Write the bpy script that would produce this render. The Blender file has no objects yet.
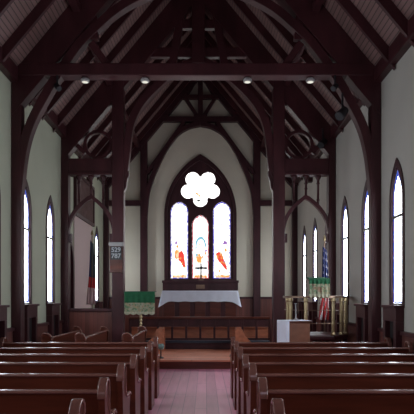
import bpy, bmesh, math, random
from mathutils import Vector, Matrix
from mathutils.geometry import tessellate_polygon
random.seed(7)
scene = bpy.context.scene
COL = scene.collection
PI = math.pi

# ------------------------------------------------------------------ camera
CAMZ = 1.58
cam_d = bpy.data.cameras.new('camera')
cam = bpy.data.objects.new('camera', cam_d); COL.objects.link(cam)
cam.location = (0.15, 0, CAMZ); cam.rotation_euler = (PI/2, 0, 0)
cam_d.sensor_width = 36; cam_d.lens = 550/414*36
cam_d.shift_x = 2/414; cam_d.shift_y = 91/414
cam_d.clip_start = 0.05; cam_d.clip_end = 100
scene.camera = cam

# ------------------------------------------------------------------ world, exposure
w = bpy.data.worlds.new('overcast'); scene.world = w; w.use_nodes = True
w.node_tree.nodes['Background'].inputs[0].default_value = (0.75, 0.85, 1.0, 1)
w.node_tree.nodes['Background'].inputs[1].default_value = 1.0
vs = scene.view_settings
vs.view_transform = 'Standard'; vs.look = 'None'; vs.exposure = 0.12; vs.gamma = 1.0; vs.use_curve_mapping = False
SIDE_L = 12.0      # radiance of the side windows
WEST_L = 2.4       # radiance of the unseen west windows, added as light from behind the camera
EAST_L = 3.0

# ------------------------------------------------------------------ materials
def new_mat(name):
    m = bpy.data.materials.new(name); m.use_nodes = True
    return m, m.node_tree.nodes, m.node_tree.links, m.node_tree.nodes['Principled BSDF']

def mat(name, col, rough=0.5, var=0.25, scale=(6, 6, 6), metal=0.0, bump=0.0, coat=0.0, spec=0.5, sheen=0.0):
    m, N, L, b = new_mat(name)
    tc = N.new('ShaderNodeTexCoord'); mp = N.new('ShaderNodeMapping'); mp.inputs['Scale'].default_value = scale
    nz = N.new('ShaderNodeTexNoise'); nz.inputs['Scale'].default_value = 1.0; nz.inputs['Detail'].default_value = 5
    L.new(tc.outputs['Object'], mp.inputs[0]); L.new(mp.outputs[0], nz.inputs['Vector'])
    r = N.new('ShaderNodeValToRGB')
    r.color_ramp.elements[0].position = 0.3; r.color_ramp.elements[1].position = 0.7
    r.color_ramp.elements[0].color = tuple(c*(1-var) for c in col)+(1,)
    r.color_ramp.elements[1].color = tuple(min(1, c*(1+var)) for c in col)+(1,)
    L.new(nz.outputs['Fac'], r.inputs[0]); L.new(r.outputs[0], b.inputs['Base Color'])
    b.inputs['Roughness'].default_value = rough; b.inputs['Metallic'].default_value = metal
    b.inputs['Coat Weight'].default_value = coat; b.inputs['Coat Roughness'].default_value = 0.15
    b.inputs['Specular IOR Level'].default_value = spec
    b.inputs['Sheen Weight'].default_value = sheen
    if bump:
        bp = N.new('ShaderNodeBump'); bp.inputs['Strength'].default_value = bump; bp.inputs['Distance'].default_value = 0.01
        L.new(nz.outputs['Fac'], bp.inputs['Height']); L.new(bp.outputs[0], b.inputs['Normal'])
    return m

def board_mat(name, col, axis, pitch, rough=0.5, var=0.3, gap=0.1, coat=0.0, dark=0.35, ends=0.0, along=1, spec=0.5):
    """boards laid side by side along world axis (0,1,2), width pitch, with a groove between two boards"""
    m, N, L, b = new_mat(name)
    tc = N.new('ShaderNodeTexCoord'); sp = N.new('ShaderNodeSeparateXYZ'); L.new(tc.outputs['Object'], sp.inputs[0])
    def math_(op, a, bv):
        n = N.new('ShaderNodeMath'); n.operation = op
        if hasattr(a, 'links'): L.new(a, n.inputs[0])
        else: n.inputs[0].default_value = a
        if bv is not None:
            if hasattr(bv, 'links'): L.new(bv, n.inputs[1])
            else: n.inputs[1].default_value = bv
        return n.outputs[0]
    u = math_('DIVIDE', sp.outputs[axis], pitch)
    fr = math_('FRACT', u, None); fl = math_('FLOOR', u, None)
    wn = N.new('ShaderNodeTexWhiteNoise'); wn.noise_dimensions = '1D'; L.new(fl, wn.inputs['W'])
    groove = math_('LESS_THAN', fr, gap)
    if ends:
        v = math_('ADD', math_('DIVIDE', sp.outputs[along], ends), wn.outputs['Value'])
        g2 = math_('LESS_THAN', math_('FRACT', v, None), 0.006)
        groove = math_('MAXIMUM', groove, g2)
    mp = N.new('ShaderNodeMapping'); s = [14, 14, 14]; s[along] = 1.2; mp.inputs['Scale'].default_value = s
    L.new(tc.outputs['Object'], mp.inputs[0])
    nz = N.new('ShaderNodeTexNoise'); nz.inputs['Scale'].default_value = 1.0; nz.inputs['Detail'].default_value = 6
    L.new(mp.outputs[0], nz.inputs['Vector'])
    val = math_('ADD', math_('MULTIPLY', wn.outputs['Value'], var), math_('MULTIPLY', nz.outputs['Fac'], var))
    val = math_('ADD', val, 1-var)
    val = math_('MULTIPLY', val, math_('SUBTRACT', 1.0, math_('MULTIPLY', groove, 1-dark)))
    mx = N.new('ShaderNodeVectorMath'); mx.operation = 'SCALE'; mx.inputs[0].default_value = col
    L.new(val, mx.inputs['Scale']); L.new(mx.outputs[0], b.inputs['Base Color'])
    bp = N.new('ShaderNodeBump'); bp.inputs['Strength'].default_value = 0.5; bp.inputs['Distance'].default_value = 0.01; bp.invert = True
    L.new(groove, bp.inputs['Height']); L.new(bp.outputs[0], b.inputs['Normal'])
    b.inputs['Roughness'].default_value = rough; b.inputs['Coat Weight'].default_value = coat; b.inputs['Coat Roughness'].default_value = 0.2
    b.inputs['Specular IOR Level'].default_value = spec
    return m

def glow(name, col, strength, tint=None, scale=30, thr=0.6):
    """daylit glass: an emitter, with small leaded pieces of a second colour"""
    m, N, L, b = new_mat(name)
    N.remove(b); e = N.new('ShaderNodeEmission'); e.inputs['Strength'].default_value = strength
    L.new(e.outputs[0], N['Material Output'].inputs[0])
    if tint:
        tc = N.new('ShaderNodeTexCoord'); vo = N.new('ShaderNodeTexVoronoi'); vo.inputs['Scale'].default_value = scale
        L.new(tc.outputs['Object'], vo.inputs['Vector'])
        sp = N.new('ShaderNodeSeparateColor'); L.new(vo.outputs['Color'], sp.inputs[0])
        gt = N.new('ShaderNodeMath'); gt.operation = 'GREATER_THAN'; gt.inputs[1].default_value = thr; L.new(sp.outputs[0], gt.inputs[0])
        mx = N.new('ShaderNodeMix'); mx.data_type = 'RGBA'
        L.new(gt.outputs[0], mx.inputs[0]); mx.inputs[6].default_value = col+(1,); mx.inputs[7].default_value = tint+(1,)
        L.new(mx.outputs[2], e.inputs['Color'])
    else:
        e.inputs['Color'].default_value = col+(1,)
    return m

TIMBER = mat('dark_stained_timber', (0.050, 0.0135, 0.0165), 0.42, 0.3, (4, 4, 1.5), bump=0.1, spec=0.32)
TIMBER2 = mat('dark_timber_wall', (0.045, 0.014, 0.018), 0.5, 0.3, (4, 4, 1.5), spec=0.3)
PEWWOOD = mat('varnished_pew_wood', (0.092, 0.020, 0.010), 0.3, 0.3, (1.5, 10, 14), coat=0.2, spec=0.35)
PEWCAP = mat('highlit_pew_cap', (0.17, 0.07, 0.055), 0.25, 0.2, (3, 10, 10), coat=0.5)  # window highlights on caps and top rails put into a lighter colour
ORANGEWOOD = mat('orange_oak', (0.46, 0.17, 0.09), 0.4, 0.25, (3, 8, 10))
DARKVOID = mat('dark_recess', (0.012, 0.008, 0.009), 0.8, 0.1)
PLASTER = mat('cream_green_plaster', (0.46, 0.485, 0.375), 0.85, 0.05, (1.2, 1.2, 1.2), bump=0.08)
PLASTER_R = mat('grey_cream_plaster', (0.47, 0.455, 0.41), 0.85, 0.05, (1.2, 1.2, 1.2), bump=0.08)
PLASTER_E = mat('lit_yellow_cream_plaster', (0.70, 0.66, 0.54), 0.85, 0.05, (1.2, 1.2, 1.2))  # cream wall colour brightened to stand in for extra chancel window light
PINK = mat('pink_plaster', (0.55, 0.43, 0.42), 0.85, 0.04, (1.2, 1.2, 1.2))
ROOFB = board_mat('roof_boards', (0.215, 0.125, 0.115), 2, 0.06, 0.55, 0.3, 0.22, along=1, dark=0.35)
FLOORB = board_mat('floor_boards', (0.68, 0.25, 0.38), 0, 0.17, 0.42, 0.35, 0.05, coat=0.12, along=1, ends=2.3, dark=0.55)  # purple sheen of window light put into the board colour
LANDB = board_mat('landing_boards', (0.70, 0.24, 0.14), 1, 0.10, 0.45, 0.35, 0.06, coat=0.1, along=0, ends=2.0, dark=0.5)
WAINS = board_mat('wainscot_boards', (0.13, 0.042, 0.034), 1, 0.09, 0.4, 0.3, 0.08, along=2, dark=0.4)
WAINSX = board_mat('wainscot_boards_across', (0.14, 0.042, 0.032), 0, 0.09, 0.4, 0.5, 0.08, along=2, dark=0.4)
BRASS = mat('aged_brass', (0.42, 0.33, 0.19), 0.35, 0.15, (8, 8, 8), metal=0.8)
BRASSDK = mat('dark_brass', (0.20, 0.13, 0.09), 0.35, 0.2, (8, 8, 8), metal=0.7)
CLOTHW = mat('white_linen', (0.72, 0.76, 0.86), 0.9, 0.05, (5, 5, 5))
GREENC = mat('green_felt', (0.007, 0.085, 0.033), 0.9, 0.15, (20, 20, 20))
def tapestry():
    m, N, L, b = new_mat('green_and_gold_tapestry')
    tc = N.new('ShaderNodeTexCoord'); vo = N.new('ShaderNodeTexVoronoi'); vo.inputs['Scale'].default_value = 28
    L.new(tc.outputs['Object'], vo.inputs['Vector']); r = N.new('ShaderNodeValToRGB')
    r.color_ramp.interpolation = 'CONSTANT'
    cols = [(0.0, (0.26, 0.27, 0.18)), (0.35, (0.12, 0.20, 0.11)), (0.55, (0.30, 0.25, 0.15)), (0.75, (0.20, 0.12, 0.08)), (0.83, (0.30, 0.30, 0.22))]
    els = r.color_ramp.elements
    els[0].position = 0; els[0].color = cols[0][1]+(1,); els[1].position = cols[1][0]; els[1].color = cols[1][1]+(1,)
    for p, c in cols[2:]:
        e = els.new(p); e.color = c+(1,)
    sp = N.new('ShaderNodeSeparateColor'); L.new(vo.outputs['Color'], sp.inputs[0])
    L.new(sp.outputs[0], r.inputs[0]); L.new(r.outputs[0], b.inputs['Base Color']); b.inputs['Roughness'].default_value = 0.95
    return m
TAPESTRY = tapestry()
FRINGE = mat('cream_fringe', (0.36, 0.35, 0.25), 0.9, 0.2, (60, 10, 10))
NAVY = mat('navy_cushion', (0.025, 0.035, 0.055), 0.45, 0.2, (6, 6, 6))
BLACK = mat('black_metal', (0.015, 0.015, 0.018), 0.35, 0.1)
SLATE = mat('black_slate', (0.02, 0.022, 0.025), 0.5, 0.1)
GREYW = mat('grey_painted_wood', (0.30, 0.29, 0.29), 0.6, 0.1)
DIGIT = mat('pale_numerals', (0.42, 0.44, 0.46), 0.6, 0.05)
F_RED = mat('flag_red', (0.50, 0.025, 0.03), 0.8, 0.1); F_WHITE = mat('flag_white', (0.75, 0.72, 0.72), 0.8, 0.05)
F_BLUE = mat('flag_blue', (0.02, 0.03, 0.12), 0.8, 0.1); F_GREY = mat('flag_dark', (0.05, 0.06, 0.075), 0.8, 0.1)
F_PINK = mat('flag_pink', (0.62, 0.45, 0.45), 0.8, 0.1)
G_SIDE = glow('daylit_pale_glass', (0.93, 0.97, 1.0), SIDE_L, (0.55, 0.72, 0.95), 18, 0.8)
G_BORD = glow('daylit_blue_border_glass', (0.04, 0.14, 0.75), 0.7, (0.25, 0.15, 0.5), 25, 0.7)
G_WEST = glow('west_fill_glass', (0.95, 0.80, 1.0), WEST_L)  # added fill glass, out of view; lavender cast meant to tint the aisle
G_E = glow('east_pale_glass', (1.0, 0.98, 0.95), EAST_L, (0.29, 0.28, 0.30), 20, 0.80)
G_RED = glow('east_red_glass', (0.95, 0.08, 0.06), 0.9, (0.95, 0.35, 0.1), 14, 0.75)
G_ORG = glow('east_orange_glass', (1.0, 0.42, 0.12), 0.95, (1.0, 0.75, 0.45), 16, 0.6)
G_BLU = glow('east_blue_glass', (0.30, 0.62, 0.78), 0.9)
G_PUR = glow('east_purple_glass', (0.42, 0.2, 0.62), 0.8)
G_EB = glow('east_blue_border_glass', (0.16, 0.14, 0.85), 0.75, (0.95, 0.93, 1.0), 22, 0.72)
G_ER = glow('east_red_border_glass', (0.80, 0.12, 0.16), 0.75, (0.95, 0.93, 1.0), 22, 0.72)
LAMPF = glow('lamp_face', (1.0, 0.97, 0.85), 0.75)

# ------------------------------------------------------------------ mesh helpers
class MB:
    def __init__(s): s.v = []; s.f = []; s.m = []; s.mats = []
    def mi(s, m):
        if m is None: return 0
        if m not in s.mats: s.mats.append(m)
        return s.mats.index(m)
    def add(s, vs_, fs, m=None):
        k = len(s.v); s.v += [tuple(p) for p in vs_]; i = s.mi(m)
        for f in fs: s.f.append(tuple(k+q for q in f)); s.m.append(i)
    def box(s, x0, x1, y0, y1, z0, z1, m=None):
        s.add([(x0,y0,z0),(x1,y0,z0),(x1,y1,z0),(x0,y1,z0),(x0,y0,z1),(x1,y0,z1),(x1,y1,z1),(x0,y1,z1)],
              [(0,3,2,1),(4,5,6,7),(0,1,5,4),(1,2,6,5),(2,3,7,6),(3,0,4,7)], m)
    def prism(s, poly, a0, a1, axis=1, m=None):
        """poly of 2D points; axis=1: (x,z) extruded in y; axis=0: (y,z) in x; axis=2: (x,y) in z"""
        def P(p, a):
            return (p[0], a, p[1]) if axis == 1 else ((a, p[0], p[1]) if axis == 0 else (p[0], p[1], a))
        n = len(poly)
        tri = tessellate_polygon([[Vector((p[0], p[1], 0)) for p in poly]])
        vs_ = [P(p, a0) for p in poly]+[P(p, a1) for p in poly]
        fs = [tuple(t) for t in tri]+[tuple(q+n for q in reversed(t)) for t in tri]
        fs += [(i, (i+1) % n, (i+1) % n+n, i+n) for i in range(n)]
        s.add(vs_, fs, m)
    def plate(s, outer, holes, a0, a1, axis=1, m=None):
        loops = [outer]+holes
        def P(p, a):
            return (p[0], a, p[1]) if axis == 1 else (a, p[0], p[1])
        tri = tessellate_polygon([[Vector((p[0], p[1], 0)) for p in l] for l in loops])
        flat = [p for l in loops for p in l]; n = len(flat)
        if a0 == a1:
            s.add([P(p, a0) for p in flat], [tuple(t) for t in tri], m); return
        fs = [tuple(t) for t in tri]+[tuple(q+n for q in reversed(t)) for t in tri]
        k = 0
        for l in loops:
            c = len(l); fs += [(k+i, k+(i+1) % c, k+(i+1) % c+n, k+i+n) for i in range(c)]; k += c
        s.add([P(p, a0) for p in flat]+[P(p, a1) for p in flat], fs, m)
    def strip(s, inner, outer, y0, y1, axis=1, m=None):
        """a curved timber between two polylines"""
        n = len(inner)
        def P(p, a): return (p[0], a, p[1]) if axis == 1 else (a, p[0], p[1])
        vs_ = [P(p, y0) for p in inner]+[P(p, y0) for p in outer]+[P(p, y1) for p in inner]+[P(p, y1) for p in outer]
        fs = []
        for i in range(n-1):
            fs += [(i, i+1, n+i+1, n+i), (2*n+i+1, 2*n+i, 3*n+i, 3*n+i+1), (i+1, i, 2*n+i, 2*n+i+1), (n+i, n+i+1, 3*n+i+1, 3*n+i)]
        fs += [(0, n, 3*n, 2*n), (n-1, 3*n-1, 4*n-1, 2*n-1)]
        s.add(vs_, fs, m)
    def bar(s, a, b, wx, wy, m=None):
        """rectangular bar from a to b; in the XZ plane: wx = width in plane, wy = thickness along Y"""
        a = Vector(a); b = Vector(b); d = (b-a).normalized(); y = Vector((0, 1, 0))
        if abs(d.dot(y)) > 0.9: n = Vector((1, 0, 0)); y = Vector((0, 0, 1))
        else: n = d.cross(y).normalized(); y = n.cross(d).normalized()
        vs_ = []
        for p in (a, b):
            for sx, sy in ((-1, -1), (1, -1), (1, 1), (-1, 1)): vs_.append(p+n*sx*wx/2+y*sy*wy/2)
        s.add(vs_, [(0,1,2,3),(7,6,5,4),(0,4,5,1),(1,5,6,2),(2,6,7,3),(3,7,4,0)], m)
    def tube(s, a, b, r, r2=None, n=10, m=None):
        a = Vector(a); b = Vector(b); r2 = r if r2 is None else r2; d = (b-a).normalized()
        u = d.orthogonal().normalized(); v = d.cross(u)
        vs_ = [p+(u*math.cos(2*PI*i/n)+v*math.sin(2*PI*i/n))*q for p, q in ((a, r), (b, r2)) for i in range(n)]
        fs = [(i, (i+1) % n, n+(i+1) % n, n+i) for i in range(n)]+[tuple(range(n-1, -1, -1)), tuple(range(n, 2*n))]
        s.add(vs_, fs, m)
    def lathe(s, prof, cx, cy, n=16, m=None, ph=0):
        k = len(prof)
        vs_ = [(cx+r*math.cos(2*PI*i/n+ph), cy+r*math.sin(2*PI*i/n+ph), z) for i in range(n) for r, z in prof]
        fs = [(i*k+j, ((i+1) % n)*k+j, ((i+1) % n)*k+j+1, i*k+j+1) for i in range(n) for j in range(k-1)]
        fs += [tuple(i*k for i in range(n-1, -1, -1)), tuple(i*k+k-1 for i in range(n))]
        s.add(vs_, fs, m)
    def build(s, name, m=None, parent=None, bevel=0.0, smooth=False, loc=(0,0,0)):
        me = bpy.data.meshes.new(name); me.from_pydata(s.v, [], s.f)
        mats = s.mats if s.mats else []
        if m is not None and not s.mats: mats = [m]
        for q in mats: me.materials.append(q)
        if s.mats:
            for p, i in zip(me.polygons, s.m): p.material_index = i
        bm = bmesh.new(); bm.from_mesh(me); bmesh.ops.recalc_face_normals(bm, faces=bm.faces); bm.to_mesh(me); bm.free()
        if smooth:
            for p in me.polygons: p.use_smooth = True
        o = bpy.data.objects.new(name, me); COL.objects.link(o); o.parent = parent; o.location = loc
        if bevel:
            b = o.modifiers.new('bevel', 'BEVEL'); b.width = bevel; b.segments = 2; b.limit_method = 'ANGLE'; b.angle_limit = 0.7
        return o

def thing(name, label, cat, loc=(0,0,0), rz=0, group=None):
    o = bpy.data.objects.new(name, None); COL.objects.link(o); o.location = loc; o.rotation_euler = (0,0,rz)
    o.empty_display_size = 0.1; o['label'] = label; o['category'] = cat
    if group: o['group'] = group
    return o
def tag(o, label, cat, group=None):
    o['label'] = label; o['category'] = cat
    if group: o['group'] = group
    return o
def struct(o): o['kind'] = 'structure'; return o
def struct_empty(name, loc=(0,0,0)):
    o = bpy.data.objects.new(name, None); COL.objects.link(o); o.location = loc; o['kind'] = 'structure'; return o
def copy_tree(o, parent=None):
    c = o.copy(); COL.objects.link(c); c.parent = parent
    for ch in list(o.children): copy_tree(ch, c)
    return c
def offset_line(pts, d):
    """offset polyline to its outer side (away from the x=0 axis / upwards) by d"""
    out = []
    for i, p in enumerate(pts):
        a = pts[max(0, i-1)]; b = pts[min(len(pts)-1, i+1)]
        t = Vector((b[0]-a[0], b[1]-a[1])).normalized(); n = Vector((t[1], -t[0]))
        out.append((p[0]+n[0]*d, p[1]+n[1]*d))
    return out
def smooth_line(pts, n=5):
    P = [Vector(p) for p in pts]; P = [P[0]*2-P[1]]+P+[P[-1]*2-P[-2]]; out = []
    for i in range(1, len(P)-2):
        for k in range(n):
            t = k/n
            q = 0.5*((2*P[i])+(-P[i-1]+P[i+1])*t+(2*P[i-1]-5*P[i]+4*P[i+1]-P[i+2])*t*t+(-P[i-1]+3*P[i]-3*P[i+1]+P[i+2])*t**3)
            out.append((q[0], q[1]))
    out.append(tuple(pts[-1]))
    return out
def lancet(cx, hw, z0, zs, zt, n=8):
    """pointed-arch outline, counter-clockwise from bottom left; zs spring, zt apex"""
    h = zt-zs; c = (h*h-hw*hw)/(2*hw); R = hw+c
    a1 = math.atan2(h, c)
    right = [(cx-c+R*math.cos(a1*i/n), zs+R*math.sin(a1*i/n)) for i in range(n+1)]
    left = [(2*cx-x, z) for x, z in reversed(right[:-1])]
    return [(cx-hw, z0), (cx+hw, z0)]+right+left

# ------------------------------------------------------------------ room dimensions
HW = 3.15; Y0 = -4.0; YE = 18.0; YS = 12.24
PLZ = 5.24; RZ0 = 5.37; RS = 1.2; RIDGE = RZ0+HW*RS
def roof_z(x): return RIDGE-abs(x)*RS
LAND = 0.2; SANC = 0.75

# floors
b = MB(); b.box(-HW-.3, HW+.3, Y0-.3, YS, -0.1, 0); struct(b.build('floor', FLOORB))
b = MB(); b.box(-HW-.3, HW+.3, YS, YE+.3, -0.1, LAND-.035)
b.box(-HW, HW, YS-.025, YS+.10, LAND-.035, LAND)
b.box(-HW, HW, YS+.10, YE, LAND-.035, LAND)
struct(b.build('floor_landing', LANDB))
b = MB(); b.box(-HW, HW, YS-.012, YS, 0, LAND-.035); struct(b.build('trim_1', PEWWOOD))
b = MB(); b.box(-1.95, 1.95, 15.75, YE, LAND, SANC-.03); b.box(-1.95, 1.95, 15.72, YE, SANC-.03, SANC)
struct(b.build('floor_sanctuary', ORANGEWOOD))

# windows list
WZ0, WZS, WZT, WHW = 1.50, 3.12, 3.60, 0.225
r_win = [2.2+1.6*k for k in range(10)]
r_win = [8.58+1.6*(k-4) for k in range(10)]
l_win = [8.52+1.6*(k-4) for k in range(8) if k != 7]+[16.75]
DOORY = 13.15
door_out = lancet(DOORY, 0.50, LAND, 2.35, 3.05)

# side walls
for name, x, wins, m, extra in (('wall_left', -HW, l_win, PLASTER, [door_out]), ('wall_right', HW, r_win, PLASTER_R, [])):
    b = MB(); sgn = -1 if x < 0 else 1
    holes = [lancet(y, WHW+.03, WZ0-.03, WZS, WZT+.05) for y in wins]+extra
    b.plate([(Y0, -0.1), (YE, -0.1), (YE, RZ0+.1), (Y0, RZ0+.1)], holes, x, x+sgn*0.22, axis=0)
    struct(b.build(name, m))
# end walls
gable = [(-HW-.3, -.1), (HW+.3, -.1), (HW+.3, RZ0), (HW, RZ0), (0, RIDGE), (-HW, RZ0), (-HW-.3, RZ0)]
EW = lancet(0, 1.13, 2.20, 4.30, 6.18, 14)
b = MB(); b.plate(gable, [EW], YE, YE+.25); struct(b.build('wall_east', PLASTER_E))
west_holes = [lancet(c, .45, 2.2, 4.4, 5.2) for c in (-1.3, 0, 1.3)]
b = MB(); b.plate(gable, west_holes, Y0, Y0-.25); struct(b.build('wall_west', PLASTER))

# side windows
def side_window(i, x, y):
    s = -1 if x < 0 else 1
    e = struct_empty('window_%d' % i, (x, y, 0))
    far = 1
    outer = lancet(0, WHW+.10, WZ0-.04, WZS, WZT+.17); inner = lancet(0, WHW+.015, WZ0-.015, WZS, WZT+.03)
    b = MB(); b.plate(outer, [inner], -s*0.018, s*0.0, axis=0)
    i2 = lancet(0, WHW, WZ0, WZS, WZT)
    b.plate(lancet(0, WHW+.028, WZ0-.028, WZS, WZT+.045), [i2], 0, s*0.10, axis=0)
    b.build('window_frame', TIMBER2, e)
    g = MB(); g.plate(i2, [], s*.016, s*.016, axis=0, m=G_SIDE)
    ii = lancet(0, WHW-.068, WZ0+.03, WZS, WZT-.12)
    g.plate(lancet(0, WHW-.002, WZ0+.002, WZS, WZT-.003), [ii], s*.013, s*.013, axis=0, m=G_BORD)
    g.build('glass', None, e)
    b = MB(); b.box(min(-s*.008, s*.010), max(-s*.008, s*.010), -WHW, WHW, 2.83, 2.875); b.build('glazing_bar', BLACK, e)
    # panelled pedestal below the sill, with its dark recess
    X = lambda d: -s*d
    def bx(b, d0, d1, y0, y1, z0, z1): b.box(min(X(d0), X(d1)), max(X(d0), X(d1)), y0, y1, z0, z1)
    b = MB(); bx(b, 0, .13, -.30, .30, 1.22, WZ0-.07); bx(b, 0, .13, -.30, -.19, .0, 1.22); bx(b, 0, .13, .19, .30, .0, 1.22)
    bx(b, 0, .16, -.33, .33, WZ0-.07, WZ0-.03)
    b.build('sill_panel', TIMBER, e, 0.006)
    b = MB(); bx(b, 0, .05, -.19, .19, 0, 1.22); b.build('recess', DARKVOID, e)
n = 1
for y in r_win: side_window(n, HW, y); n += 1
for y in l_win: side_window(n, -HW, y); n += 1
for c in (-1.3, 0, 1.3):  # unseen west windows, added to light the nave from behind
    e = struct_empty('window_%d' % n, (c, Y0, 0)); n += 1
    i2 = lancet(0, .42, 2.23, 4.4, 5.12)
    b = MB(); b.plate(lancet(0, .55, 2.1, 4.4, 5.35), [i2], .04, -.12); b.build('window_frame', TIMBER2, e)
    b = MB(); b.plate(i2, [], -.1, -.1); b.build('glass', G_WEST, e)

# pointed door in the left wall
e = struct_empty('door_1', (-HW, DOORY, 0))
b = MB(); b.plate(lancet(0, .58, LAND, 2.35, 3.17), [lancet(0, .46, LAND, 2.35, 2.98)], .05, -.1, axis=0); b.build('door_frame', TIMBER2, e, .006)
b = MB(); b.plate(lancet(0, .46, LAND, 2.35, 2.98), [], -.10, -.06, axis=0); b.build('door_leaf', WAINS, e)
b = MB(); b.tube((-.06, -.36, 1.2), (-.02, -.36, 1.2), .015); b.tube((-.02, -.40, 1.2), (-.02, -.30, 1.2), .012); b.build('door_handle', BRASSDK, e)

# pink plaster and organ grille on the left wall
b = MB(); b.box(-HW, -HW+.02, 13.8, 16.05, 1.3, 3.66); struct(b.build('trim_2', PINK))
t = thing('organ_grille', 'dark slatted organ grille high on the left wall above the pink plaster', 'grille', (-HW, 0, 0))
b = MB(); b.box(.0, .08, 13.8, 16.08, 3.66, 3.74); b.box(.0, .08, 13.8, 16.08, 4.72, 4.8); b.box(0, .08, 13.8, 13.88, 3.74, 4.72); b.box(0, .08, 16.0, 16.08, 3.74, 4.72)
b.build('grille_frame', TIMBER, t)
b = MB(); b.box(0, .02, 13.88, 16.0, 3.74, 4.72)
for k in range(16): b.box(.02, .06, 13.93+k*.13, 13.99+k*.13, 3.74, 4.72)
b.build('slats', mat('brown_slats', (.16, .085, .08), .6, .2), t)

# wainscot along the side walls: between window pedestals
def wains(i, x, wins, y1):
    s = 1 if x < 0 else -1
    b = MB(); c = MB(); ys = [Y0]; segs = []
    for y in sorted(wins): segs.append((ys[-1], y-.30)); ys.append(y+.30)
    segs.append((ys[-1], y1))
    for a, d in segs:
        if d-a < .05: continue
        if x < 0 and a < DOORY < d:
            parts = [(a, DOORY-.58), (DOORY+.58, d)]
        else: parts = [(a, d)]
        for a2, d2 in parts:
            if d2-a2 < .05: continue
            b.box(min(x, x+s*.035), max(x, x+s*.035), a2, d2, 0, 1.02)
            c.box(min(x, x+s*.07), max(x, x+s*.07), a2, d2, 1.02, 1.08)
            c.box(min(x, x+s*.055), max(x, x+s*.055), a2, d2, .0, .14)
    o = struct(b.build('trim_%d' % i, WAINS)); c.build('cap_rail', TIMBER, o, .006)
wains(3, -HW, l_win, YE); wains(4, HW, r_win, YE)
b = MB(); b.box(-HW, HW, YE-.04, YE, LAND, 1.55); o = struct(b.build('trim_5', WAINSX))
b = MB(); b.box(-HW, HW, YE-.07, YE, 1.55, 1.62); b.build('cap_rail', TIMBER, o, .006)

# roof
b = MB()
for s in (-1, 1):
    b.prism([(0, RIDGE), (s*(HW+.3), roof_z(HW+.3)), (s*(HW+.3), roof_z(HW+.3)+.15), (0, RIDGE+.15)], Y0-.3, YE+.3)
roof = struct(b.build('ceiling', ROOFB))
for s in (-1, 1):
    b = MB(); b.box(min(s*HW, s*(HW-.13)), max(s*HW, s*(HW-.13)), Y0, YE, PLZ, PLZ+.26)
    b.build('wall_plate', TIMBER, roof, .01)
    # purlin under the common rafters
    x = 2.03; z = roof_z(x)-.20
    b = MB(); b.bar((s*x, Y0, z), (s*x, YE, z), .13, .15); b.build('purlin', TIMBER, roof, .008)
b = MB(); b.box(-.06, .06, Y0, YE, RIDGE-.28, RIDGE-.02); b.build('ridge_beam', TIMBER, roof)
TR = [12.7-3.25*k for k in range(5)]
y = Y0+.2; ys = []
k = -16
rafter_y = [9.45+.8125*k for k in range(-16, 11)]
for y in rafter_y:
    if y < Y0 or y > YE-.15 or any(abs(y-t) < .3 for t in TR+[15.95]): continue
    for s in (-1, 1):
        b = MB(); d = .18
        b.prism([(s*.04, roof_z(.04)-.001), (s*(HW-.02), roof_z(HW-.02)-.001), (s*(HW-.02), roof_z(HW-.02)-d*1.3), (s*.04, roof_z(.04)-d*1.3)], y-.032, y+.032)
        b.build('rafter', TIMBER, roof)

def principal(b, s, y0, y1, d=.45, x0=0.0, x1=HW-.02):
    b.prism([(s*x0, roof_z(x0)-.002), (s*x1, roof_z(x1)-.002), (s*x1, roof_z(x1)-d*1.56), (s*x0, roof_z(x0)-d*1.56)], y0, y1)
def mirror(pts, s): return [(s*x, z) for x, z in pts]

ARCH1 = smooth_line([(2.99, 3.2), (2.955, 3.56), (2.89, 4.07), (2.77, 4.5), (2.56, 4.92), (2.30, 5.36), (1.93, 5.88), (1.63, 6.18), (1.27, 6.48), (.81, 6.72), (0.0, 7.02)])
def nave_truss(yc, label):
    t = thing('roof_truss', label, 'roof truss', (0, yc, 0), group='arched trusses across the nave')
    b = MB(); b.box(-HW+.02, HW-.02, -.12, .12, 5.36, 5.57); b.build('tie_beam', TIMBER, t, .012)
    for s in (-1, 1):
        b = MB(); principal(b, s, -.11, .11); b.build('principal_rafter', TIMBER, t, .01)
        b = MB(); x0, x1 = sorted((s*HW, s*(HW-.17))); b.box(x0, x1, -.10, .10, 0, 5.4); b.build('wall_post', TIMBER, t, .01)
        b = MB(); b.strip(mirror(ARCH1, s), mirror(offset_line(ARCH1, .15), s), -.09, .09); b.build('arch_brace', TIMBER, t, .008)
        b = MB(); b.bar((s*1.74, 0, 6.0), (s*1.78, 0, 6.75), .13, .12); b.bar((s*1.80, 0, 5.95), (s*1.52, 0, 5.56), .12, .12); b.build('strut', TIMBER, t, .006)
    b = MB(); b.box(-.09, .09, -.09, .09, 7.0, RIDGE-.3); b.build('king_post', TIMBER, t)
    return t
nave_truss(9.45, 'nearest arched dark timber roof truss with straight tie beam carrying four lamps')

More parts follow.
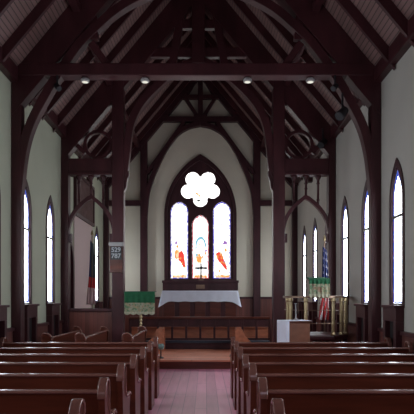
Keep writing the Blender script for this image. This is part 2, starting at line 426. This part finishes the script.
# chancel screen truss
YZ = 12.7
t = thing('chancel_screen', 'dark timber chancel arch truss with two tall inner posts and spindled side arches', 'chancel arch', (0, YZ, 0))
ARCH2 = smooth_line([(1.72, 4.30), (1.62, 4.5), (1.585, 4.8), (1.5, 5.46), (1.34, 5.87), (1.13, 6.16), (.84, 6.45), (.635, 6.62), (.3, 6.84), (0, 6.98)])
for s in (-1, 1):
    def sb(b, x0, x1, *r): b.box(min(s*x0, s*x1), max(s*x0, s*x1), *r)
    b = MB(); principal(b, s, -.12, .12); b.build('principal_rafter', TIMBER, t, .01)
    b = MB(); sb(b, 1.71, 1.98, -.13, .13, LAND, 6.85); b.build('inner_post', TIMBER, t, .012)
    b = MB(); sb(b, HW-.17, HW, -.113, .113, LAND, 5.4); b.build('wall_post', TIMBER, t, .01)
    b = MB(); sb(b, 1.98, HW-.17, -.105, .105, 4.45, 4.78); sb(b, 1.98, HW-.17, -.13, .13, 4.40, 4.46); b.build('cross_beam', TIMBER, t, .01)
    b = MB(); b.strip(mirror(ARCH2, s), mirror(offset_line(ARCH2, .17), s), -.10, .10); b.build('arch_brace', TIMBER, t, .008)
    b = MB(); b.prism(mirror([(1.71, 4.02), (1.71, 4.5), (1.60, 4.5), (1.60, 4.38), (1.64, 4.3), (1.66, 4.12)], s), -.09, .09); b.build('corbel', TIMBER, t, .006)
    # ring brace
    R = 20; b = MB(); cx, cz = 2.31*s, 5.11
    ri = [(cx+.27*math.cos(2*PI*k/R), cz+.27*math.sin(2*PI*k/R)) for k in range(R+1)]
    ro = [(cx+.34*math.cos(2*PI*k/R), cz+.34*math.sin(2*PI*k/R)) for k in range(R+1)]
    b.strip(ri, ro, -.06, .06); b.build('ring_brace', TIMBER, t)
    b = MB(); b.bar((s*2.62, 0, 4.92), (s*2.90, 0, 5.2), .09, .12); b.bar((s*2.55, 0, 5.38), (s*2.72, 0, 5.52), .07, .1); b.build('strut', TIMBER, t)
    # side arch below the cross beam
    half = [(1.98, 3.02), (2.0, 3.2), (2.07, 3.42), (2.22, 3.64), (2.46, 3.86)]
    left = smooth_line(half); right = [(4.96-x+0.0, z) for x, z in reversed(left)][1:]
    right = [(min(x, HW-.17), z) for x, z in right]
    path = left+right
    lo = path; hi = []
    cxa = 2.48
    for x, z in path:
        v = Vector((x-cxa, z-2.9)); L_ = v.length; hi.append((cxa+v.x*(1+.09/L_), 2.9+v.y*(1+.10/L_)))
    hi = [(max(1.98, min(HW-.17, x)), z) for x, z in hi]
    b = MB(); b.strip(mirror(lo, s), mirror(hi, s), -.06, .06)
    b.box(min(s*1.98, s*2.04), max(s*1.98, s*2.04), -.07, .07, 2.86, 3.06); b.box(min(s*(HW-.23), s*(HW-.17)), max(s*(HW-.23), s*(HW-.17)), -.07, .07, 2.86, 3.06)
    b.build('side_arch', TIMBER, t, .005)
    for x, zb in ((2.20, 3.72), (2.48, 3.98), (2.76, 3.72)):
        b = MB(); pr = [(.028, zb-.03), (.028, zb+.1), (.04, zb+.12), (.028, zb+.15), (.026, 4.2), (.045, 4.22), (.03, 4.25), (.035, 4.3), (.07, 4.36), (.075, 4.41)]
        b.lathe(pr, s*x, 0, 10); b.build('spindle', TIMBER, t, smooth=True)
    b = MB(); b.bar((s*.63, 0, 6.75), (s*.40, 0, 8.1), .17, .19); b.build('queen_strut', TIMBER, t)
b = MB(); b.box(-1.68, 1.68, -.07, .07, 7.12, 7.34); b.build('collar_beam', TIMBER, t, .01)
b = MB(); b.box(-1.15, 1.15, -.07, .07, 7.78, 7.98); b.build('upper_collar', TIMBER, t, .01)
b = MB(); b.box(-.15, .15, -.14, .14, 6.95, RIDGE-.1); b.build('king_post', TIMBER, t, .01)

# plain rafter pair over the sanctuary
t = thing('rafter_truss', 'plain pair of dark principal rafters over the sanctuary behind the chancel arch', 'roof truss', (0, 15.4, 0))
for s in (-1, 1):
    b = MB(); principal(b, s, -.10, .10, .26); b.build('principal_rafter', TIMBER, t)
    b = MB(); x0, x1 = sorted((s*HW, s*(HW-.13))); b.box(x0, x1, -.1, .1, 4.82, 5.4); b.build('wall_post', TIMBER, t)

# timber frame on the east wall
t = thing('gable_frame', 'dark half timbered frame with pointed arch on the east wall around the great window', 'timber frame', (0, YE-.14, 0))
ARCH3 = smooth_line([(1.72, 4.2), (1.66, 4.88), (1.54, 5.35), (1.36, 5.80), (1.07, 6.38), (.72, 6.85), (.35, 7.08), (0, 7.16)])
for s in (-1, 1):
    b = MB(); principal(b, s, -.07, .12, .26); b.build('principal_rafter', TIMBER2, t)
    b = MB(); x0, x1 = sorted((s*1.72, s*1.95)); b.box(x0, x1, -.06, .12, LAND, roof_z(1.8)-.3); b.build('post', TIMBER2, t, .01)
    b = MB(); x0, x1 = sorted((s*2.98, s*HW)); b.box(x0, x1, -.06, .12, LAND, 5.4); b.build('corner_post', TIMBER2, t, .01)
    b = MB(); x0, x1 = sorted((s*1.95, s*2.98)); b.box(x0, x1, -.04, .12, 4.58, 4.75); b.build('cross_beam', TIMBER2, t, .008)
    b = MB(); b.strip(mirror(ARCH3, s), mirror(offset_line(ARCH3, .14), s), -.08, .12); b.build('arch_brace', TIMBER2, t)
    b = MB(); b.bar((s*1.74, 0.02, 5.62), (s*.52, 0.02, 7.30), .12, .16); b.build('strut', TIMBER2, t)
    b = MB(); b.bar((s*.08, 0.02, 7.45), (s*.50, 0.02, 8.1), .1, .14); b.build('strut', TIMBER2, t)
    b = MB(); b.bar((s*.50, 0.02, 8.1), (s*.08, 0.02, 8.75), .09, .14); b.build('strut', TIMBER2, t)
b = MB(); b.box(-1.3, 1.3, -.078, .12, 7.30, 7.46); b.build('collar_beam', TIMBER2, t, .008)
b = MB(); b.box(-.8, .8, -.055, .12, 8.05, 8.17); b.build('upper_collar', TIMBER2, t)
b = MB(); b.box(-.08, .08, -.06, .12, 7.4, RIDGE-.1); b.box(-.22, .22, -.09, .12, 7.24, 7.5); b.build('king_post', TIMBER2, t)

# ------------------------------------------------------------------ east window
e = struct_empty('window_%d' % n, (0, YE, 0)); n += 1
def circ(cx, cz, r, a0, a1, k):
    return [(cx+r*math.cos(a0+(a1-a0)*i/k), cz+r*math.sin(a0+(a1-a0)*i/k)) for i in range(k+1)]
ROSC = (0, 5.17)
pet = [(-.25, .30, .235), (.25, .30, .235), (.40, -.10, .235), (0, -.37, .235), (-.40, -.10, .235)]
def rosette():
    # outline as seen from the centre: the farthest petal boundary along each ray
    out = []
    K = 120
    for k in range(K):
        a = 2*PI*k/K; d = Vector((math.cos(a), math.sin(a))); best = .40
        for px, pz, r in pet:
            p = Vector((px, pz)); t_ = p.dot(d); h = p.length_squared-t_*t_
            if h < r*r and t_ > 0: best = max(best, t_+math.sqrt(r*r-h))
        out.append((ROSC[0]+d.x*best, ROSC[1]+d.y*best))
    return out
ROS = rosette()
L1 = lancet(-.69, .285, 2.22, 4.40, 4.73); L2 = lancet(.0, .27, 2.22, 3.95, 4.30); L3 = lancet(.70, .285, 2.22, 4.40, 4.73)
b = MB(); b.plate(lancet(0, 1.125, 2.205, 4.30, 6.17, 14), [ROS, L1, L2, L3], -.01, .10); b.build('tracery', TIMBER2, e)
b = MB(); b.plate(lancet(0, 1.18, 2.13, 4.30, 6.27, 14), [lancet(0, 1.08, 2.20, 4.30, 6.08, 14)], -.08, -.0); b.build('window_frame', TIMBER2, e, .01)
GY = .06
def pane(outl, cx, hw, z0, zs, zt, bord, figs):
    g = MB(); g.plate(outl, [], GY, GY, m=G_E)
    g.plate(lancet(cx, hw-.001, z0+.001, zs, zt-.002), [lancet(cx, hw-.035, z0+.03, zs, zt-.05)], GY-.004, GY-.004, m=bord)
    for k, (m, pts) in enumerate(figs): g.plate([(cx+x, z) for x, z in pts], [], GY-.006-.0015*k, GY-.006-.0015*k, m=m)
    g.build('glass', None, e)
def zz(y): return CAMZ+(298-y)/30.55
def px_(x): return (x-200.4)/30.55
def poly(c, pts): return [(px_(x)-c, zz(y)) for x, y in pts]
pane(L1, -.69, .285, 2.22, 4.40, 4.73, G_EB, [
    (G_ORG, poly(-.69, [(174.5, 257), (174.5, 251), (176.5, 249), (179, 250), (179, 256), (177, 260)])),
    (G_RED, poly(-.69, [(178, 260), (179, 252), (181.5, 250), (184, 254), (185, 262), (185.5, 268), (183, 267), (180.5, 262)])),
    (G_ORG, poly(-.69, [(172.5, 277.5), (172.5, 275), (186.5, 275), (186.5, 277.5)])),
    (G_PUR, poly(-.69, [(175, 243), (176.5, 240), (177.5, 243), (176, 245)]))]+[(G_ORG, [(-.12, 3.28), (-.06, 3.34), (-.02, 3.26), (-.07, 3.2)]), (G_BLU, [(.08, 3.2), (.14, 3.26), (.12, 3.14)]), (G_RED, [(-.17, 2.95), (-.12, 3.05), (-.13, 2.85)])])
pass
EXTRA = []
random.seed(11)
def bits(c, n_):
    out = []
    for q in range(n_):
        x = random.uniform(-.2, .2); z = random.uniform(2.45, 3.5); k = random.choice((3, 4, 5)); rr = random.uniform(.02, .05); a0 = random.random()*6
        m_ = random.choice((G_ORG, G_ORG, G_RED, G_BLU, G_PUR))
        out.append((m_, [(x+rr*math.cos(a0+2*PI*i/k), z+rr*1.5*math.sin(a0+2*PI*i/k)) for i in range(k)]))
    return out
pane(L2, 0, .27, 2.22, 3.95, 4.30, G_ER, [
    (G_BLU, poly(0, [(195, 249), (195.5, 241), (198, 237), (202, 236), (205.5, 240), (206.5, 247), (205, 247), (203.5, 241), (201, 238.8), (198.5, 240), (197, 244), (196.5, 249)])),
    (G_ORG, poly(0, [(196, 256), (197, 253), (200, 254), (202, 258), (201.5, 263), (198, 263), (196, 260)])),
    (G_RED, poly(0, [(204, 253), (205.5, 251), (206.5, 254), (205, 255.5)])),
    (G_ORG, poly(0, [(194, 277.5), (194, 275), (207, 275), (207, 277.5)]))]+bits(0, 7))
pane(L3, .70, .285, 2.22, 4.40, 4.73, G_EB, [
    (G_RED, poly(.70, [(216, 253), (219, 251.5), (222, 253), (223.5, 258), (226, 264), (228, 271), (225, 269), (221, 264), (217, 259)])),
    (G_PUR, poly(.70, [(222, 245), (224, 241), (227, 241), (227.5, 247), (226, 244)])),
    (G_ORG, poly(.70, [(224, 250), (226, 247), (227.5, 250), (226, 252.5)])),
    (G_ORG, poly(.70, [(215.5, 277.5), (215.5, 275), (229.5, 275), (229.5, 277.5)]))]+bits(.7, 5))
g = MB(); g.plate(ROS, [], GY, GY, m=G_E)
g.plate([(px_(x), zz(y)) for x, y in [(194.5, 191), (197, 192.5), (201, 195.5), (199.5, 196.5), (196, 194)]], [], GY-.006, GY-.006, m=G_ORG)
g.plate([(px_(x), zz(y)) for x, y in [(196, 200), (198.5, 199), (201.5, 200.5), (198.5, 201.5)]], [], GY-.006, GY-.006, m=GREENC)
g.build('glass', None, e)
# ledge under the window
b = MB(); b.box(-1.22, 1.22, -.22, 0, 1.60, 2.10); b.box(-1.24, 1.24, -.27, 0, 2.07, 2.15); o = b.build('reredos_panel', TIMBER2, e, .008)

# ------------------------------------------------------------------ pews
def pew_profile():
    return smooth_line([(-.035, .82), (-.03, .87), (.005, .92), (.06, .95), (.115, .94), (.14, .90), (.135, .83), (.14, .74), (.185, .665), (.27, .63), (.38, .64), (.46, .63), (.485, .60)], 4)
def make_pew(length, label, group, cat='pew'):
    """origin at the floor under the back; x 0..length, seat towards +y"""
    t = thing('pew', label, cat, group=group)
    top = pew_profile()
    side = [(.03, 0), (-.035, .82)]+top[1:]+[(.47, .56), (.44, .50), (.44, .06), (.46, 0)]
    for x in (0.0, length):
        b = MB(); b.prism(side, x-.024, x+.024, axis=0); o = b.build('end_panel', PEWWOOD, t, .008)
        inner = [(p[0], p[1]) for p in top]; out = offset_line(top, -.018)
        b = MB(); b.strip(offset_line(top, .010), out, x-.033, x+.033, axis=0); b.build('cap_moulding', PEWCAP, o, .013)
    b = MB(); b.prism([(.05, .12), (.022, .12), (-.012, .862), (.018, .862)], .025, length-.025, axis=0); b.build('backrest', PEWWOOD, t)
    b = MB(); b.prism([(-.030, .860), (-.034, .872), (-.025, .884), (.0, .888), (.025, .884), (.03, .860)], .025, length-.025, axis=0)
    b.build('top_rail', PEWCAP, t, .006)
    b = MB(); b.prism([(.05, .40), (.05, .435), (.44, .465), (.45, .45), (.44, .43)], .025, length-.025, axis=0); b.build('seat', PEWWOOD, t)
    return t
PEW_Y = [3.27+.89*i for i in range(7)]
ordn = ['seventh', 'sixth', 'fifth', 'fourth', 'third', 'second', 'first']
def pew_label(side, i):
    if i == 6: return 'frontmost dark varnished pew %s of the aisle, first behind the chancel step' % side
    if i == 0: return 'nearest dark pew %s of the aisle, only its rounded end top in frame' % side
    return 'dark varnished pew %s of the aisle, %s row back from the chancel step' % (side, ordn[i])
LX0, LX1 = -3.03, -.625; RX0, RX1 = .59, 3.03
for side, x0, x1 in (('left', LX0, LX1), ('right', RX0, RX1)):
    p0 = None
    for i, y in enumerate(PEW_Y):
        if p0 is None: p = p0 = make_pew(x1-x0, '', 'rows of pews on either side of the aisle')
        else: p = copy_tree(p0)
        p.location = (x0, y, 0); p['label'] = pew_label(side, i)
# choir pews turned sideways on the left (facing the left wall)
c0 = None
for x, lab in ((-1.17, 'sideways choir pew on the left nearest the centre, below the brass lectern'),
               (-2.0, 'middle sideways choir pew on the left in front of the boarded screen wall'),
               (-2.60, 'sideways choir pew closest to the left wall')):
    if c0 is None: p = c0 = make_pew(2.3, lab, 'choir pews turned sideways on the left')
    else: p = copy_tree(c0)
    p.location = (x, 9.75 if x > -2.3 else 9.75, 0); p.rotation_euler = (0, 0, PI/2); p['label'] = lab

# ------------------------------------------------------------------ screen parapet on the left
t = thing('screen_parapet', 'boarded wooden half wall between the left posts of the chancel arch', 'half wall', (0, YZ, 0))
b = MB(); b.box(-HW+.17, -1.98, -.03, .03, LAND, 1.27); b.build('boarding', WAINSX, t)
b = MB(); b.box(-HW+.17, -1.98, -.07, .07, 1.27, 1.34); b.box(-HW+.17, -1.98, -.05, .05, LAND, LAND+.15); b.build('cap_rail', TIMBER, t, .008)

# communion rail and kneeler
RY = 15.25
t = thing('communion_rail', 'dark wooden communion rail across the sanctuary in front of the altar', 'altar rail', (0, RY, 0))
b = MB(); b.box(-1.95, 1.95, -.07, .07, 1.0, 1.06); b.build('hand_rail', PEWWOOD, t, .012)
b = MB(); b.box(-1.93, 1.93, -.02, .02, .78, 1.0); b.build('frieze', TIMBER, t)
b = MB(); b.box(-1.93, 1.93, -.04, .04, .42, .47); b.build('bottom_rail', TIMBER, t)
for k in range(11):
    x = -1.9+k*.3975; x = -1.95+.39*k+.02
    b = MB(); b.box(x-.03, x+.03, -.035, .035, LAND, 1.0); b.build('post', TIMBER, t, .006)
b = MB(); b.box(-1.65, 1.9, -.16, .10, LAND, .36); o = b.build('kneeler', TIMBER2, None, .01, loc=(0, 14.98, 0))
tag(o, 'long low kneeler with dark navy cushion at the foot of the communion rail', 'kneeler')
b = MB(); b.box(-1.65, 1.9, -.17, .10, .36, .43); b.build('cushion', NAVY, o, .02)

# altar
t = thing('altar', 'dark panelled wooden altar table under a white cloth', 'altar', (0, 16.8, SANC))
b = MB(); b.box(-1.10, 1.10, -.25, .35, 0, 1.0); b.build('body', TIMBER, t, .01)
b = MB(); b.box(-1.13, 1.13, -.30, .38, 1.0, 1.045); b.build('tabletop', TIMBER, t, .008)
for k in range(5):
    b = MB(); x = -.92+k*.46; b.box(x-.16, x+.16, -.27, -.25, .12, .9); b.build('front_panel', PEWWOOD, t, .006)
def cloth(hx, y0, y1, z, drop, corner, amp, mat_, name, label, cat, loc):
    b = MB(); N = 84; pts = []
    # closed perimeter, wavy; rings from top down
    per = []
    def seg(a, c, k): return [(a[0]+(c[0]-a[0])*i/k, a[1]+(c[1]-a[1])*i/k) for i in range(k)]
    per = seg((-hx, y0), (hx, y0), 40)+seg((hx, y0), (hx, y1), 10)+seg((hx, y1), (-hx, y1), 12)+seg((-hx, y1), (-hx, y0), 10)
    M = len(per); rings = 6; vs_ = [(x, y, z) for x, y in per]
    for r in range(1, rings+1):
        t_ = r/rings
        for i, (x, y) in enumerate(per):
            cd = min(math.hypot(abs(x)-hx, y-y0), 9); ex = math.exp(-(cd/.11)**2)
            nx = (1 if x > hx-.001 else (-1 if x < -hx+.001 else 0)); ny = (-1 if y < y0+.001 else (1 if y > y1-.001 else 0))
            wv = amp*t_*(1+math.sin(i*1.25)+.6*math.sin(i*2.3+1))+ex*.05*t_
            side = abs(nx)
            dd = drop*(1+.02*math.sin(i*.9))+ex*corner+side*corner*.35
            vs_.append((x+nx*wv+(ex*.05*t_*(1 if x > 0 else -1)), y+ny*wv-.012*t_, z-dd*t_))
    fs = [tuple(range(M))]
    for r in range(rings):
        for i in range(M): fs.append((r*M+i, r*M+(i+1) % M, (r+1)*M+(i+1) % M, (r+1)*M+i))
    b.add(vs_, fs); o = b.build(name, mat_, None, loc=loc, smooth=False); tag(o, label, cat)
    for p in o.data.polygons[1:]: p.use_smooth = True
    return o
cloth(1.14, -.33, .39, .006, .33, .13, .005, CLOTHW, 'altar_cloth', 'white cloth draped over the altar with hanging corners', 'altar cloth', (0, 16.8, SANC+1.045))
# cross and stand on the ledge
t = thing('altar_cross', 'dark standing cross on a gold base in front of the centre lancet', 'cross', (.02, YE-.14, 2.15))
b = MB(); b.box(-.028, .028, -.015, .015, .05, .56); b.box(-.20, .20, -.015, .015, .37, .435); b.build('cross', BLACK, t, .004)
b = MB(); b.box(-.09, .09, -.07, .07, 0, .03); b.box(-.05, .05, -.05, .05, .03, .06); b.build('base', BRASSDK, t, .004)
b = MB(); b.box(-.14, .14, -.008, .0, 0, .13); b.box(-.12, .12, -.012, -.008, .02, .11, )
o = b.build('brass_plaque', BRASSDK, None, .003, loc=(.0, YE-.222, 1.88)); tag(o, 'small dull gold plaque on the dark ledge below the cross', 'plaque')

# two orange-wood prayer desks by the rail
def prie_dieu(x, y, rz, label, z=SANC):
    t = thing('prayer_desk', label, 'prayer desk', (x, y, z), rz, 'orange oak prayer desks beside the altar rail')
    side = smooth_line([(-.22, 0), (-.20, .25), (-.05, .38), (.0, .55), (.10, .60), (.18, .56), (.2, .3), (.2, 0)], 3)
    for s in (-1, 1):
        b = MB(); b.prism(side, s*.25-.02, s*.25+.02, axis=0); b.build('side_panel', ORANGEWOOD, t, .005)
    b = MB(); b.prism([(-.06, .40), (.16, .60), (.18, .57), (-.04, .37)], -.26, .26, axis=0); b.build('desk_top', ORANGEWOOD, t)
    b = MB(); b.box(-.23, .23, -.18, .02, .1, .14); b.build('knee_board', ORANGEWOOD, t)
    return t
prie_dieu(1.13, 15.05-.52, PI/2, 'orange oak prayer desk with curved sides right of the altar', LAND)
prie_dieu(-1.12, 15.05-.52, -PI/2, 'orange oak prayer desk with curved sides behind the left pew ends', LAND)

# ------------------------------------------------------------------ lectern with green cloth
t = thing('lectern', 'brass lectern with twisted stem standing left of the chancel step', 'lectern', (-1.31, 12.52, LAND))
b = MB(); pr = [(.20, 0), (.20, .03), (.15, .06), (.08, .09), (.04, .14), (.06, .18), (.03, .24)]
z = .24
while z < 1.12: pr += [(.024, z), (.038, z+.03), (.024, z+.06)]; z += .075
pr += [(.05, 1.16), (.06, 1.2)]
b.lathe(pr, 0, 0, 14); b.build('stem', BRASS, t, smooth=True)
b = MB(); b.prism([(-.20, 1.18), (.18, 1.46), (.20, 1.43), (-.18, 1.15)], -.31, .31, axis=0); b.build('book_rest', BRASSDK, t, .005)
def frontal(t_loc, wdt, zt, hg, ht, name, label):
    """hanging fall: green felt band above, tapestry below, scalloped fringe"""
    q = thing(name, label, 'antependium', t_loc)
    def sheet(z1, z0, off, m, nm, scal=0.0):
        b = MB(); K = 36; vs_ = []; fs = []
        for j in range(5):
            for i in range(K+1):
                x = -wdt/2+wdt*i/K; f = j/4
                zz_ = z1+(z0-z1)*f-(scal*abs(math.sin(i/K*PI*5))*f)
                vs_.append((x, off-.008*math.sin(i*.9)*f, zz_))
        for j in range(4):
            for i in range(K): a = j*(K+1)+i; fs.append((a, a+1, a+K+2, a+K+1))
        b.add(vs_, fs); o = b.build(nm, m, q)
        so = o.modifiers.new('thick', 'SOLIDIFY'); so.thickness = .006
        return o
    sheet(zt, zt-hg, -.012, GREENC, 'green_band')
    sheet(zt-hg+.01, zt-hg-ht, -.004, TAPESTRY, 'tapestry')
    sheet(zt-hg-ht+.02, zt-hg-ht-.02, -.010, FRINGE, 'fringe', .035)
    return q
q = frontal((-1.31, 12.28, 0), .68, 1.72, .245, .22, 'lectern_fall', 'green topped tapestry fall hanging over the brass lectern on the left')
b = MB(); b.prism([(.0, 1.715), (.44, 1.725), (.44, 1.735), (.0, 1.725)], -.34, .34, axis=0); b.build('green_top', GREENC, q)

# ------------------------------------------------------------------ pulpit
PX, PY = 2.42, 11.35
t = thing('pulpit', 'wooden pulpit with brass columns and rail at the right front of the nave', 'pulpit', (PX, PY, 0))
b = MB(); b.lathe([(.40, 0), (.40, .1), (.34, .14), (.34, .62), (.42, .70), (.60, .76)], 0, 0, 8, ph=PI/8); b.build('base', PEWWOOD, t, .006)
b = MB(); b.lathe([(.66, .76), (.67, .79), (.67, .83), (.64, .85)], 0, 0, 8, ph=PI/8); b.build('platform', TIMBER, t, .006)
def ring(zc, r, hh, ww, m, nm, a0=-200, a1=20):
    b = MB(); K = 28; inn = []; out = []
    vs_ = []; fs = []
    for i in range(K+1):
        a = math.radians(a0+(a1-a0)*i/K)
        for rr, z_ in ((r-ww, zc-hh), (r+ww, zc-hh), (r+ww, zc+hh), (r-ww, zc+hh)): vs_.append((rr*math.cos(a), rr*math.sin(a), z_))
    for i in range(K):
        for j in range(4): fs.append((i*4+j, i*4+(j+1) % 4, i*4+4+(j+1) % 4, i*4+4+j))
    fs += [(0,1,2,3), (K*4+3, K*4+2, K*4+1, K*4)]
    b.add(vs_, fs); return b.build(nm, m, t, .006)
ring(1.60, .62, .022, .04, BRASSDK, 'hand_rail'); ring(1.08, .62, .008, .012, BRASSDK, 'middle_rail'); ring(1.34, .62, .006, .010, BRASSDK, 'middle_rail')
for a, das in ((-157, (-5, 5)), (-118, (0,)), (-67, (0,)), (-46, (0,)), (-23, (-4, 4))):
    b = MB()
    for da in das:
        r = math.radians(a+da); x, y = .62*math.cos(r), .62*math.sin(r)
        b.lathe([(.05, .85), (.05, .88), (.034, .90), (.034, 1.50), (.046, 1.52), (.046, 1.58)], x, y, 10)
    b.build('column', BRASS, t, smooth=False)
b = MB(); b.box(-.11, -.07, -.68, -.62, 1.6, 1.93); b.prism([(-.84, 1.93), (-.50, 1.975), (-.50, 1.95), (-.84, 1.90)], -.28, .10, axis=0); b.build('book_rest', BRASSDK, t)
q = frontal((PX-.09, PY-.87, 0), .40, 1.95, .10, .21, 'pulpit_fall', 'green topped tapestry fall hanging from the pulpit desk on the right')
b = MB(); b.prism([(.0, 1.94), (.34, 1.985), (.34, 1.99), (.0, 1.95)], -.20, .20, axis=0); b.build('green_top', GREENC, q)

# small stand with white cloth
t = thing('credence_stand', 'brown wooden box stand beside the pulpit under a white runner', 'stand', (1.85, 10.45, 0), math.radians(14))
b = MB(); b.box(-.23, .23, -.20, .20, 0, 1.12); b.build('body', ORANGEWOOD if False else mat('brown_oak', (.21, .085, .05), .45, .2, (4, 8, 8)), t, .01)
b = MB(); b.box(-.25, .25, -.22, .22, 1.12, 1.15); b.build('top', PEWWOOD, t, .006)
b = MB(); b.box(-.26, .245, -.225, .225, 1.151, 1.159); b.box(-.266, -.256, -.225, .225, .62, 1.159); b.box(-.26, -.20, -.232, -.224, .62, 1.159)
o = b.build('white_runner', CLOTHW, None, .002, loc=(1.85, 10.45, 0)); o.rotation_euler = (0, 0, math.radians(14))
tag(o, 'white cloth runner hanging over the left of the small brown stand', 'cloth')
b = MB(); b.lathe([(.07, 0), (.07, .01), (.02, .03), (.012, .05), (.010, .30), (.025, .31), (.025, .32)], 0, 0, 12)
o = b.build('candlestick', GREYW, None, loc=(1.87, 10.42, 1.16), smooth=True); tag(o, 'thin grey candlestick on the white runner of the small stand', 'candlestick')

# ------------------------------------------------------------------ flags
def flag(x, y, ztop, zbot, wtop, wbot, colfn, name, label, z0=LAND):
    t = thing(name, label, 'flag', (x, y, z0))
    b = MB(); b.tube((0, 0, .03), (0, 0, ztop-z0+.12), .014); b.build('pole', BRASSDK, t)
    b = MB(); b.lathe([(.13, 0), (.13, .03), (.05, .06), (.02, .12)], 0, 0, 14); b.build('base', BRASSDK, t)
    h = ztop-z0+.12
    b = MB(); b.lathe([(.014, h), (.035, h+.03), (.03, h+.06), (.008, h+.13)], 0, 0, 10); b.build('finial', BRASS, t)
    b = MB(); K, J = 26, 30; vs_ = []
    for j in range(J+1):
        f = j/J; wd = wtop+(wbot-wtop)*f
        for i in range(K+1):
            u = i/K
            vs_.append((-wd/2+wd*u+.02*f*math.sin(f*5), -.03+.045*math.sin(u*PI*5+f*1.5)*(0.5+f*.6), (ztop-z0)-(ztop-zbot)*f-.10*u*(1-f)))
    for j in range(J):
        for i in range(K):
            a = j*(K+1)+i; b.add([], [], None)
    b.v = vs_
    for j in range(J):
        for i in range(K):
            a = j*(K+1)+i; b.f.append((a, a+1, a+K+2, a+K+1)); b.m.append(b.mi(colfn(i/K, j/J, i, j)))
    o = b.build('cloth', None, t, smooth=True)
    so = o.modifiers.new('thick', 'SOLIDIFY'); so.thickness = .004
    return t
def us(u, v, i, j):
    if v < .52+.1*(1-u) : return F_WHITE if (i % 4 == 1 and j % 3 == 1) else F_BLUE
    return F_RED if int((u*4+v*5)) % 2 == 0 else F_WHITE
flag(2.79, 12.15, 2.72, 1.1, .10, .20, us, 'national_flag', 'red white and blue starred flag drooping on its pole behind the pulpit', 0)
def church(u, v, i, j):
    if v < .55: return F_GREY if u > .3 else F_BLUE
    if v < .72: return F_RED
    return F_PINK
flag(-2.66, 13.7, 3.02, 1.42, .08, .25, church, 'church_flag', 'drooping flag with dark top, red band and pale foot behind the left half wall')

# ------------------------------------------------------------------ hymn board
t = thing('hymn_board', 'wooden hymn board with white numbers hung on the left inner post', 'hymn board', (-1.875, YZ-.13, 0))
b = MB(); b.box(-.145, .145, -.05, 0, 2.16, 2.78); b.build('backboard', PEWWOOD, t, .006)
b = MB(); b.box(-.165, .165, -.08, 0, 2.76, 2.85); b.build('cornice', GREYW, t, .01)
b = MB(); b.box(-.125, .125, -.058, -.05, 2.45, 2.75); o = b.build('slate_panel', SLATE, t)
for txt, zc in (('529', 2.63), ('787', 2.49)):
    cu = bpy.data.curves.new('numerals', 'FONT'); cu.body = txt; cu.size = .145; cu.extrude = .003; cu.align_x = 'CENTER'; cu.offset = .002
    q = bpy.data.objects.new('numerals', cu); COL.objects.link(q); q.parent = o; q.location = (0, -.062, zc); q.rotation_euler = (PI/2, 0, 0); cu.materials.append(DIGIT)
    dg = bpy.context.evaluated_depsgraph_get(); me = bpy.data.meshes.new_from_object(q.evaluated_get(dg))
    q2 = bpy.data.objects.new('numerals', me); COL.objects.link(q2); q2.parent = o; q2.location = q.location; q2.rotation_euler = q.rotation_euler
    bpy.data.objects.remove(q); q2.name = 'numerals'

# ------------------------------------------------------------------ lamps
labs = ['small round downlight under the tie beam, furthest left of the four', 'small round downlight under the tie beam, second from left',
        'small round downlight under the tie beam, second from right', 'small round downlight under the tie beam, furthest right of the four']
d0 = None
for x, lab in zip((-1.91, -.88, .88, 1.96), labs):
    if d0 is None:
        d0 = p = thing('downlight', lab, 'lamp', group='downlights under the tie beam')
        b = MB(); b.lathe([(.055, -.07), (.07, -.065), (.075, -.03), (.05, 0)], 0, 0, 18); b.build('housing', GREYW, p, smooth=True)
        b = MB(); b.lathe([(.052, -.074), (.052, -.0705)], 0, 0, 18); b.build('lens', LAMPF, p)
    else: p = copy_tree(d0)
    p.location = (x, 9.45, 5.36); p['label'] = lab
def spot(x, y, z, aim, label, k=1.0):
    t = thing('spotlight', label, 'spotlight', (x, y, z), group='black spotlights on the roof timbers')
    a = Vector(aim).normalized()*k
    b = MB(); b.tube(-a*.09, a*.11, .07*k, .085*k, 16); b.build('can', BLACK, t)
    b = MB(); b.tube(a*.111, a*.115, .07*k, .07*k, 16); b.build('lens', SLATE, t)
    b = MB(); b.bar((0, 0, 0), (0, 0.0, .34), .03, .03); b.build('bracket', BLACK, t)
spot(2.48, 9.33, 4.72, (-.5, -.4, -.6), 'larger black spotlight hanging below the right end of the nearest tie beam')
spot(2.84, 12.56, 5.12, (-.5, -.5, -.6), 'black spotlight beside the ring brace right of the chancel arch')
spot(-2.36, 9.35, 5.17, (.5, -.4, -.6), 'small black spotlight on the left arch brace of the nearest truss', .6)
spot(2.36, 9.35, 5.17, (-.5, -.4, -.6), 'small black spotlight tucked against the right end of the nearest tie beam', .6)
t = thing('bowl_stand', 'small grey green bowl on a thin stand at the left end of the chancel step', 'bowl stand', (-.86, 12.6, LAND))
b = MB(); b.lathe([(.07, 0), (.07, .015), (.015, .04), (.012, .19)], 0, 0, 14); b.build('stand', BLACK, t)
b = MB(); b.lathe([(.02, .19), (.06, .21), (.08, .26), (.075, .31), (.05, .33)], 0, 0, 16); b.build('bowl', mat('grey_green_glaze', (.16, .26, .25), .4, .1), t, smooth=True)
